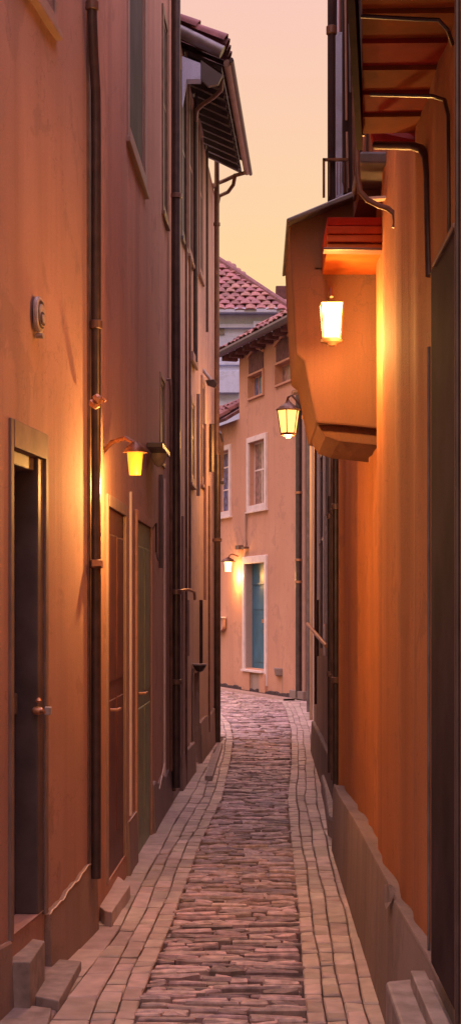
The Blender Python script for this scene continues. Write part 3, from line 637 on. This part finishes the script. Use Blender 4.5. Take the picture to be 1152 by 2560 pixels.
for a, b, c, d_ in ((806, 395, 812, 492), (806, 395, 870, 401), (822, 405, 824, 490), (842, 405, 843.5, 485), (850, 405, 851.5, 482), (858, 405, 859.5, 480), (866, 400, 869, 478)):
    A = P(a, d_, zc); B = P(c, b, zc); m.box(A.x, B.x, zc, zc + .02, A.z, B.z)
m.build('balcony_rail', M['bronze'], hD)
# dark purple pilaster and near opening
m = MB(); V1.box(m, V1.u(1135, .06), V1.u(1076, .06), .62, P(0, 672, V1.at(V1.u(1076, .06), 0).y).z, -.05, .06); m.build('pilaster', M['purple'], hD, bevel=.006)
m = MB(); V1.box(m, V1.u(1135, .065) + .02, V1.u(1079, .065) - .02, 2.515, 2.53, -.02, .068); m.build('lintel_ledge', M['pipebrown'], hD, bevel=.004)
m = MB(); V1.box(m, .3, V1.u(1137, .075), .3, 3.15, -.03, .078); m.build('door_panel', M['plinth'], hD, bevel=.01)
q = V1.u(1143, .09); pipe(hD, [V1.at(q, 3.2, .09), V1.at(q, .56, .09)], .006, 'pipe', n=8, label='thin dark pipe at the right picture edge')
q = V1.u(1071, .012); pipe(hD, [V1.at(q, 2.4, .012), V1.at(q, .5, .012)], .005, 'pipegrey', n=8, name='cable')
slabstone([(.37, 4.36), (.47, 4.40), (.54, 4.36), (.54, 3.2), (.37, 3.2)], -.03, .53, 'tall smooth grey stoop block in the bottom right corner', mat='step', bev=.01)
m = MB()

# lantern builder: square tapered glass, bars, cap, bracket
def lantern(c, top, bot, h, glassmat, label, arm, power, group=None, seg=4, capr=1.25, rot=R(45), hood=False, lampcol=(1, .47, .12), cap=True, off=Vector((0, 0, 0)), metal='bronze', rad=.03, loc=None):
    L_ = thing('wall_lantern', c, label, 'lantern', group or 'lit lanterns along the lane')
    def ring(r, z, n=seg): return [c + Vector((math.cos(rot + 2 * math.pi * k / n) * r, math.sin(rot + 2 * math.pi * k / n) * r, z)) for k in range(n)]
    m = MB(); a, b = ring(bot, -h / 2), ring(top, h / 2); n = seg
    m.add(a + b, [(k, (k + 1) % n, n + (k + 1) % n, n + k) for k in range(n)] + [tuple(range(n))[::-1], tuple(range(n, 2 * n))]); g = m.build('glass', glassmat, L_, smooth=seg > 6)
    if seg <= 6:
        m = MB()
        for p, q in zip(a, b): m.tube([p, q], .0045 * h / .17, 6)
        for rg in (a, b):
            for k in range(n): m.tube([rg[k], rg[(k + 1) % n]], .0045 * h / .17, 6)
        m.build('frame', M[metal], L_)
        m = MB(); m.lathe(c + Vector((0, 0, -h / 2)), [(bot * .35, -.18 * h), (bot * .5, -.12 * h), (bot * .9, -.09 * h), (bot * 1.02, -.03 * h), (bot * .8, 0)], 12); m.build('base', M[metal], L_, smooth=True)
    m = MB()
    if hood: m.lathe(c + Vector((0, 0, h / 2)), [(top * capr, -.06 * h), (top * capr * .98, 0), (top * capr * .7, .20 * h), (top * .55, .33 * h), (top * .3, .42 * h)], 20)
    else: m.lathe(c + Vector((0, 0, h / 2)), [(top * capr * .9, .0), (top * capr, .03 * h), (top * .8, .16 * h), (top * .35, .3 * h), (top * .12, .42 * h), (top * .05, .5 * h)], 16 if seg > 4 else 4)
    if cap: m.build('cap', M[metal], L_, smooth=seg > 6)
    m = MB(); m.tube(arm, .009 * h / .17 if not hood else .012, 8); m.build('arm', M[metal], L_, smooth=True)
    ld = bpy.data.lights.new('bulb', 'POINT'); ld.energy = power; ld.color = lampcol; ld.shadow_soft_size = rad
    lo = bpy.data.objects.new('bulb', ld); col.objects.link(lo); lo.parent = L_; lo.location = loc if loc else Vector((0, 0, -h / 2 - .06)) + off
    return L_
c = P(828, 804, 6.78)
gm1 = glow('hot lamp glass', (1, .50, .13), 24)
lantern(c, .070, .052, .158, gm1, 'large glowing lantern hanging in front of the orange brown bay', [c + Vector((0, 0, .11)), c + Vector((0, .02, .15)), c + Vector((0, .32, .16))], 34, rad=.035, off=Vector((.04, -.13, .03)), cap=False)
c = P(338, 1158, 7.75)
gm2 = glow('amber lamp glass', (1, .43, .02), 1.25); gm2.node_tree.nodes['Principled BSDF'].inputs['Base Color'].default_value = (.08, .04, .005, 1)
lantern(c, .042, .030, .12, gm2, 'amber lantern under a wide bronze hood above the red brown door', [c + Vector((-.19, .2, .07)), c + Vector((-.13, .12, .12)), c + Vector((-.05, .01, .13)), c + Vector((0, 0, .10))], 55, off=Vector((.05, -.10, 0)), seg=14, hood=True, capr=1.5, rad=.03)
c = P(720, 1055, 16.5)
gm3 = glow('bright lamp glass', (1, .52, .13), 2.0)
lantern(c, .125, .085, .25, gm3, 'six sided hanging lantern in front of the pink end house', [c + Vector((-.02, 0, .20)), c + Vector((.0, 0, .27)), c + Vector((.04, 0, .29)), c + Vector((.12, 0, .2)), c + Vector((.33, 0, .17))], 110, seg=6, rot=R(20), capr=1.1, rad=.05)

# --- second right building, narrow
V2 = Wall((.60, 10.02), (.645, 17), -1)
hE = thing('house', (1.1, 13.5, 0), 'grey mauve building in the middle of the right row, just past the orange wall', 'house')
hs = []
def H2(W, p0, p1, y0, y1): 
    pm = (p0 + p1) / 2; a, b = sorted((W.u(p0), W.u(p1))); return (a, b, W.z(pm, y1), W.z(pm, y0))
h1 = H2(V2, 817, 800, 1130, 1330); h2 = (V2.u(812), V2.u(803), .02, 2.05)
m = MB(); V2.surface(m, 0, 4.4, [h1], depth=.12, seed=8, amp=.006, u1=V2.L)
m.build('wall', M['greywall'], hE)
m = MB(); W_ = V2; V2.box(m, .05, 2.3, 4.4, 7.5, -1.0, -.04); m.build('upper_storey', M['white'], hE)
m = MB(); V2.box(m, 2.31, 2.5, 4.4, 7.5, -.9, -.01); V2.box(m, .0, .5, 4.4, 7.5, -.039, .03); V2.box(m, .5, .75, 4.4, 7.5, -.039, -.0); m.build('corner_board', M['purple'], hE)
window(V2, hE, h1, bars=(0, 1), rec=-.06, frame='pipegrey')
simp = H2(V2, 812, 800, 1620, 2000)
m = MB(); plinth(V2, m, .05, V2.L - .05, lambda t: .42 - .08 * t, .03, 12); m.build('plinth', M['plinthgrey'], hE)
q = V2.u(833, .05)
for p, r, mt, y0, lb in ((836, .026, 'pipe', 1095, 'black drainpipe at the orange wall edge'), (828, .018, 'pipebrown', 1110, 'brown drainpipe by the orange wall'), (821, .02, 'pipe', 1240, 'short dark drainpipe')):
    q = V2.u(p, .06); pipe(hE, [V2.at(q, V2.z(p, y0, .06), .05), V2.at(q, .35, .05)], r, mt, clamps=[(V2.at(q, 0, .05), 2.3), (V2.at(q, 0, .05), 1.1)], label=lb)
for p, y0, y1, r, mt in ((807, 1100, 1640, .014, 'trimlight'), (800, 1180, 1620, .012, 'pipegrey'), (794, 1100, 1500, .02, 'trimlight'), (786, 1090, 1760, .014, 'pipe'), (812, 1290, 1560, .02, 'metal'), (790, 1500, 1640, .016, 'pipe')):
    q = V2.u(p, .03); pipe(hE, [V2.at(q, V2.z(p, y0, .03), .02), V2.at(q, V2.z(p, y1, .03), .02)], r, mt, name='cable_conduit', n=8)
q = V2.at(V2.u(810, .1), V2.z(810, 1612, .1), .1)
m = MB(); m.tube([P(768, 1560, 15.8), P(815, 1615, 12.4)], .018, 8)
r_ = m.build('handrail', M['copper'], root=(.55, 14, 1.2), smooth=True); tag(r_, 'short sloping copper handrail on the grey wall of the right row', 'handrail')
slabstone([(.50, 10.6), (.60, 10.1), (.64, 13.2), (.56, 13.2), (.545, 12.2)], -.03, .16, 'rounded grey guard stone at the foot of the grey mauve building', name='guard_stone', cat='stone', mat='step', bev=.03)
slabstone([(.435, 4.30), (.478, 4.30), (.478, 3.2), (.435, 3.2)], .532, .575, 'strip added for the edge highlight along the stoop block in the bottom right corner', name='highlight_strip', cat='stone', bev=.004)  # raised strip added to draw the bright edge highlight on the stoop block

# --- third right building
V3 = Wall((.66, 17.02), (.925, 26.1), -1)
hF = thing('house', (1.4, 22, 0), 'pale rosy building farthest along the right row beside the hanging lantern', 'house')
h1 = H2(V3, 781, 777, 1150, 1300)
m = MB(); V3.surface(m, 0, 5.2, [h1], depth=.12, seed=9); m.build('wall', M['wall3'], hF)
window(V3, hF, h1, bars=(0, 1), rec=-.06, frame='trimlight')
for p, y0, y1, r, mt in ((773, 1000, 1780, .035, 'pipegrey'), (779, 1080, 1800, .02, 'trimlight')):
    q = V3.u(p, .03); pipe(hF, [V3.at(q, V3.z(p, y0, .03), .04), V3.at(q, max(.02, V3.z(p, y1, .03)), .04)], r, mt, n=8, label='grey drainpipe' if p == 773 else 'pale drainpipe')
m = MB(); m.prism([P(737, 893, 18), P(762, 893, 18), P(762, 914, 18), P(737, 912, 18)], (0, .3, 0)); m.prism([P(742, 914, 18.05), P(764, 916, 18.05), P(764, 924, 18.05), P(742, 922, 18.05)], (0, .2, 0)); m.prism([P(733, 938, 18), P(762, 930, 18), P(762, 950, 18), P(745, 950, 18), P(738, 944, 18)], (0, .25, 0)); m.prism([P(728, 976, 18), P(756, 968, 18), P(758, 978, 18), P(735, 981, 18), P(731, 988, 18)], (0, .25, 0)); m.prism([P(752, 914, 18.06), P(775, 914, 18.06), P(778, 1060, 18.06), P(757, 1000, 18.06)], (0, .2, 0))
m.build('corbel', M['trim'], hF, bevel=.006)
m = MB(); q = P(764, 1043, 17.8); m.box(q.x - .05, q.x + .05, 17.8, 17.84, q.z - .02, q.z + .02); m.build('lamp_fixing', M['copper'], hF)

# ------------------------------------------------------------------ END HOUSE across the bend
E = Wall((-1.47, 33.0), (.93, 26.1), -1)
E.n = -E.n if E.n.y > 0 else E.n
hG = thing('house', (.6, 31, 0), 'peach pink end house closing the lane, with the teal blue door', 'house')
def HE(p0, p1, yt, yb):
    pm = (p0 + p1) / 2; a, b = sorted((E.u(p0), E.u(p1))); return (a, b, E.z(pm, yb), E.z(pm, yt))
ho = dict(door=HE(614, 664, 1408, 1672), wa=HE(546, 575, 1128, 1280), wb=HE(624, 664, 1102, 1262), wc=HE(623, 659, 935, 990), wd=HE(691, 733, 905, 955), hatch=HE(630, 654, 1684, 1729))
usplit = E.u(598)
m = MB(); E.surface(m, 0, 5.3, [ho[k] for k in ('door', 'wa', 'wb')], depth=.15, thick=2.5, seed=11, du=.4, dz=.5, amp=0); E.surface(m, 5.3, 6.62, [ho['wc'], ho['wd']], depth=.15, thick=2.5, seed=12, u0=usplit, dz=.4, amp=0); m.build('wall', M['peach'], hG)
def ewin(h, pane, bars, fw, rec, hood=None, frame='trimlight'):
    return window(E, hG, h, frame=frame, pane=pane, bars=bars, fw=fw, rec=rec, proud=.04, sill=hood is None)
ewin(ho['wa'], 'glassblue', (1, 2), .10, -.10); ewin(ho['wb'], 'curtain', (1, 1), .10, -.10)
wc = ewin(ho['wc'], 'glassblue', (2, 0), .04, -.10, 1, 'peach'); wd = ewin(ho['wd'], 'curtain', (2, 0), .04, -.10, 1, 'peach')
for h, wn in ((ho['wc'], wc), (ho['wd'], wd)):          # flat dark panel, shade of an arched niche put into its colour
    a, b, c_, d_ = h; m = MB(); n = 10
    ps = [E.at(a, d_ + .06, .004), E.at(b, d_ + .06, .004)] + [E.at(b - (b - a) * k / n, d_ + .34 + .10 * math.sin(math.pi * k / n), .004) for k in range(n + 1)]
    m.prism(ps, (E.n.x * .01, E.n.y * .01, 0)); m.build('niche_shade', M['tiledark'], wn)
    m = MB(); rim = [E.at(b + .05 - (b - a + .1) * k / n, d_ + .37 + .11 * math.sin(math.pi * k / n), .03) for k in range(n + 1)]; m.tube(rim, .03, 6); m.build('hood_mould', M['peach'], wn, smooth=True)
# door
a, b, c_, d_ = ho['door']
m = MB(); E.box(m, a - .11, a, c_ - .1, d_ + .14, -.01, .04); E.box(m, b, b + .11, c_ - .3, d_ + .14, -.01, .04); E.box(m, a, b, d_, d_ + .14, -.01, .042); m.build('door_surround', M['trimlight'], hG, bevel=.01)
m = MB(); E.box(m, a + .002, b - .002, c_ - .02, d_ - .002, -.148, -.13); dr = m.build('door', M['bluedoor'], hG); dr['label'] = 'teal blue door set deep in a pale surround'
m = MB(); E.box(m, a + .002, a + .006, c_, d_ - .004, -.13, -.002); m.build('reveal', M['greywall'], dr)
m = MB(); E.box(m, a + .12, b - .12, c_ + .12, c_ + 1.0, -.129, -.12); E.box(m, a + .12, b - .12, c_ + 1.12, d_ - .45, -.129, -.12); E.box(m, a + .05, b - .05, d_ - .40, d_ - .37, -.129, -.11); m.build('panel', M['bluedoor'], dr, bevel=.01)
m = MB(); E.box(m, b - .42, b - .14, c_ + .87, c_ + .94, -.12, -.07); E.box(m, b - .38, b - .2, c_ + .66, c_ + .74, -.12, -.09); m.build('handle', M['copper'], dr)
m = MB(); E.box(m, a - .02, b + .02, c_ - .06, c_ - .022, -.3, .10); m.build('threshold', M['trimlight'], hG)
m = MB(); E.box(m, ho['hatch'][0], ho['hatch'][1], .02, c_ - .10, -.01, .03); m.build('hatch', M['greywall'], hG, bevel=.01)
m = MB(); E.box(m, a - .1, ho['hatch'][0] - .003, .02, c_ - .07, -.01, .06); m.build('door_base', M['peach'], hG, bevel=.01); m = MB(); E.box(m, ho['hatch'][1] + .003, b + .1, .02, c_ - .07, -.01, .06); m.build('door_base', M['peach'], hG, bevel=.01)
m = MB(); plinth(E, m, 0.2, E.L - .1, lambda t: .07 + .012 * math.sin(t * 60) + .01 * math.sin(t * 131), .05, 90); m.build('plinth', M['weeds'], hG)
# small fixings
m = MB(); q = E.u(597, .05); zz = E.z(597, 1370, .05); E.box(m, q - .08, q + .12, zz - .03, zz + .05, 0, .10); q = E.u(611, .05); E.box(m, q - .08, q + .12, zz - .03, zz + .01, 0, .10); m.build('bracket', M['pipebrown'], hG)
q = E.u(614, .03); pipe(hG, [E.at(q, E.z(614, 1278, .03), .03), E.at(q, E.z(614, 1368, .03), .03)], .02, 'trim', n=8, name='cable_conduit')
m = MB(); q = E.px(657, 870, .02); m.lathe(q, [(.05, -.0), (.055, .03), (.03, .05)], 12, Vector((E.n.x, E.n.y, 0))); m.build('vent', M['pipe'], hG)
q = E.u(746, .08); pt = E.at(q, 0, .08)
pipe(hG, [E.at(q, 6.1, .08), E.at(q, .05, .08)], .055, 'pipe', clamps=[(pt, E.z(746, 1232, .08)), (pt, E.z(746, 1400, .08)), (pt, E.z(746, 1455, .08)), (pt, E.z(746, 955, .08))], cm='copper', label='dark drainpipe with copper clamps')
q = E.u(759, .05); pipe(hG, [E.at(q, 6.0, .04), E.at(q, .05, .04)], .035, 'trim', label='pale drainpipe')
m = MB(); E.box(m, E.u(738), E.L - .05, .02, .16, -.02, .12); m.build('base_block', M['plinthgrey'], hG, bevel=.01)
q = E.px(553, 1560, .03); f_ = thing('wall_box', q, 'small rounded box on the end house wall under the far lamp', 'box')
m = MB(); n_ = 8; tE = Vector((E.t.x, E.t.y, 0)); ps = [q + tE * .28 + Vector((0, 0, .12)), q - tE * .28 + Vector((0, 0, .12))] + [q + tE * (-.28 * math.cos(math.pi * k / n_)) + Vector((0, 0, -.05 - .1 * math.sin(math.pi * k / n_))) for k in range(n_ + 1)]
m.prism(ps, (E.n.x * .06, E.n.y * .06, 0)); m.build('body', M['wall2'], f_)
m = MB(); m.prism([q + tE * .3 + Vector((0, 0, .122)), q - tE * .3 + Vector((0, 0, .122)), q - tE * .3 + Vector((0, 0, .15)), q + tE * .3 + Vector((0, 0, .15))], (E.n.x * .09, E.n.y * .09, 0)); m.build('lid', M['trimlight'], f_)
# roof of end house
zr = 6.62; sE = Vector((-E.n.x, -E.n.y, .62)).normalized(); tE = Vector((E.t.x, E.t.y, 0)); nE = tE.cross(sE); nE = nE if nE.z > 0 else -nE
m = MB(); ua, ub = usplit - .35, E.L + .3
def rp_(u, s_, h_=0): return E.at(u, zr, .30) + sE * s_ + nE * h_
m.hexa([rp_(ua, 0, -.06), rp_(ub, 0, -.06), rp_(ub, 3.2, -.06), rp_(ua, 3.2, -.06), rp_(ua, 0), rp_(ub, 0), rp_(ub, 3.2), rp_(ua, 3.2)]); rfE = m.build('roof', M['tiledark'], hG)
m = MB(); nx = int((ub - ua) / .24)
for i in range(nx):
    for j in range(9):
        tile(m, rp_(ua + .12 + i * .24, j * .34 - .06, .0) + nE * rn(0, .03) + sE * rn(-.03, .03), tE, sE, nE, .27 * rn(.95, 1.1), .4, 5, .02, .25)
m.build('tile', M['brick'], rfE)
m = MB(); m.tube([E.at(ua - .02, zr - .05, .36), E.at(ub, zr - .05, .36)], .07, 8); m.build('gutter', M['pipe'], rfE, smooth=True)
m = MB(); k = ua + .1
while k < ub - .4:
    m = MB(); E.box(m, k, k + .12, zr - .17, zr - .04, -.02, .28); k += .42; m.build('rafter', M['tiledark'], rfE)
# lower wing roof at left of the end house
zl = 5.31; m = MB(); 
def rl(u, s_, h_=0): return E.at(u, zl, .28) + sE * s_ + nE * h_
m.hexa([rl(0, 0, -.06), rl(usplit - .05, 0, -.06), rl(usplit - .05, .9, -.06), rl(0, .9, -.06), rl(0, 0), rl(usplit - .05, 0), rl(usplit - .05, .9), rl(0, .9)]); lr = m.build('lower_roof', M['tiledark'], hG)
m = MB()
for i in range(int((usplit - .1) / .26)):
    for j in range(3): tile(m, rl(.12 + i * .26, j * .34 - .06) + nE * rn(0, .03), tE, sE, nE, .27, .4, 5, .02)
m.build('tile', M['brick'], lr)

c = E.at(E.u(570, .22), E.z(570, 1416, .22), .22)
gm4 = glow('far lamp glass', (1, .66, .24), 4)
lantern(c, .075, .055, .2, gm4, 'small lit wall lamp left of the teal blue door', [c + Vector((0, 0, .13)), c + Vector((.03, .0, .22)), c + Vector((.08, .02, .24)), c + Vector((.2, .08, .2))], 60, seg=12, hood=True, capr=1.9, rad=.04, loc=Vector((.05, .02, -.2)))

f_ = E.at(E.u(700, .2), 0, .2)
sp_ = thing('stone_spout', f_, 'grey stone trough spout on a short post, right of the teal blue door', 'spout')
m = MB(); d_ = 27.4; m.prism([P(684, 1671, d_), P(714, 1671, d_), P(718, 1684, d_), P(708, 1690, d_), P(688, 1690, d_)], (0, .5, 0)); m.build('trough', M['plinthgrey'], sp_, bevel=.02)
m = MB(); a = P(705, 1690, d_); b = P(722, 1690, d_); m.box(a.x, b.x, d_, d_ + .3, -.02, P(0, 1686, d_).z); m.build('post', M['plinthgrey'], sp_, bevel=.01)
# ------------------------------------------------------------------ white house behind
hH = thing('house', (-1, 41, 0), 'lavender white house rising behind the end house, under a hipped clay tile roof', 'house')
m = MB(); e1 = P(700, 0, 38).x; zE = 9.05
m.box(-6, e1, 38.3, 44, 0, zE); m.build('wall', M['white'], hH)
m = MB(); a = P(0, 905, 38).z; m.box(-6, e1 - .3, 38.22, 38.3, a - .04, a + .03); a = P(0, 810, 38).z; m.box(-6, e1 - .35, 38.18, 38.3, a - .06, a + .04); m.box(-6, P(600, 0, 38).x - .02, 38.1, 38.3, P(0, 980, 38).z, P(0, 925, 38).z); m.build('ledge', M['white'], hH, bevel=.01)
m = MB(); m.box(P(546, 0, 38).x, P(560, 0, 38).x, 38.26, 38.31, P(0, 832, 38).z, P(0, 815, 38).z); m.build('window', M['pipegrey'], hH)
m = MB(); m.box(P(632, 0, 38).x, P(660, 0, 38).x, 38.12, 38.3, P(0, 830, 38).z, P(0, 800, 38).z); m.build('window', M['white'], hH, bevel=.02)
m = MB(); m.box(-6, e1 + .15, 37.9, 38.08, zE - .08, zE + .04); m.build('gutter', M['white'], hH, bevel=.02)
rz = lambda d: zE + .6 * (d - 38)
hipx = lambda d: .85 + (-1.0 - .85) * (d - 38) / 3.2
m = MB(); m.add([(-6, 37.95, rz(37.95)), (hipx(37.95), 37.95, rz(37.95)), (hipx(44), 44, rz(44)), (-6, 44, rz(44)), (e1 + 2.2, 41, rz(38) - .5)], [(0, 1, 2, 3), (1, 4, 2)]); rH = m.build('roof', M['brick'], hH)
m = MB(); sv = Vector((0, 1, .6)).normalized(); nv = Vector((0, -.6, 1)).normalized()
for j in range(20):
    d0 = 37.9 + j * .27
    x = -3.0 + (j % 2) * .13
    while x < hipx(d0) + .02:
        tile(m, Vector((x, d0, rz(d0))) + nv * rn(0, .035) + sv * rn(-.05, .05), Vector((1, 0, 0)), sv, nv, .29 * rn(.93, 1.08), .4, 5, .03, .2); x += .26
m.build('tile', M['brick'], rH)
m = MB(); m.tube([(hipx(d), d, rz(d) + .05) for d in (37.9, 39, 40, 41.2, 43)], .10, 8)
m.build('hip_tile', M['brick'], rH, smooth=True)
m = MB(); q = P(706, 716, 40); m.box(q.x - .18, q.x + .3, 40, 40.5, 8.5, q.z + .02); ch = m.build('chimney', M['tiledark'], rH, bevel=.02)

# kerb along the end house
m = MB(); n = 34; vs = []
for i in range(n + 1):
    u = .3 + (E.L - .5) * i / n; wv = .015 * math.sin(i * 1.7)
    vs += [E.at(u, -.02, .42 + wv), E.at(u, .035, .40 + wv), E.at(u, .04, .22), E.at(u, -.02, .2)]
fs = []
for i in range(n): a = i * 4; fs += [(a + k, a + 4 + k, a + 5 + k, a + 1 + k) for k in range(3)]
m.add(vs, fs); tag(m.build('kerb', M['trim']), kind='structure')


for h_ in (hA, hB, hC, hD, hE, hF, hG, hH): h_['group'] = 'plastered houses lining the lane'
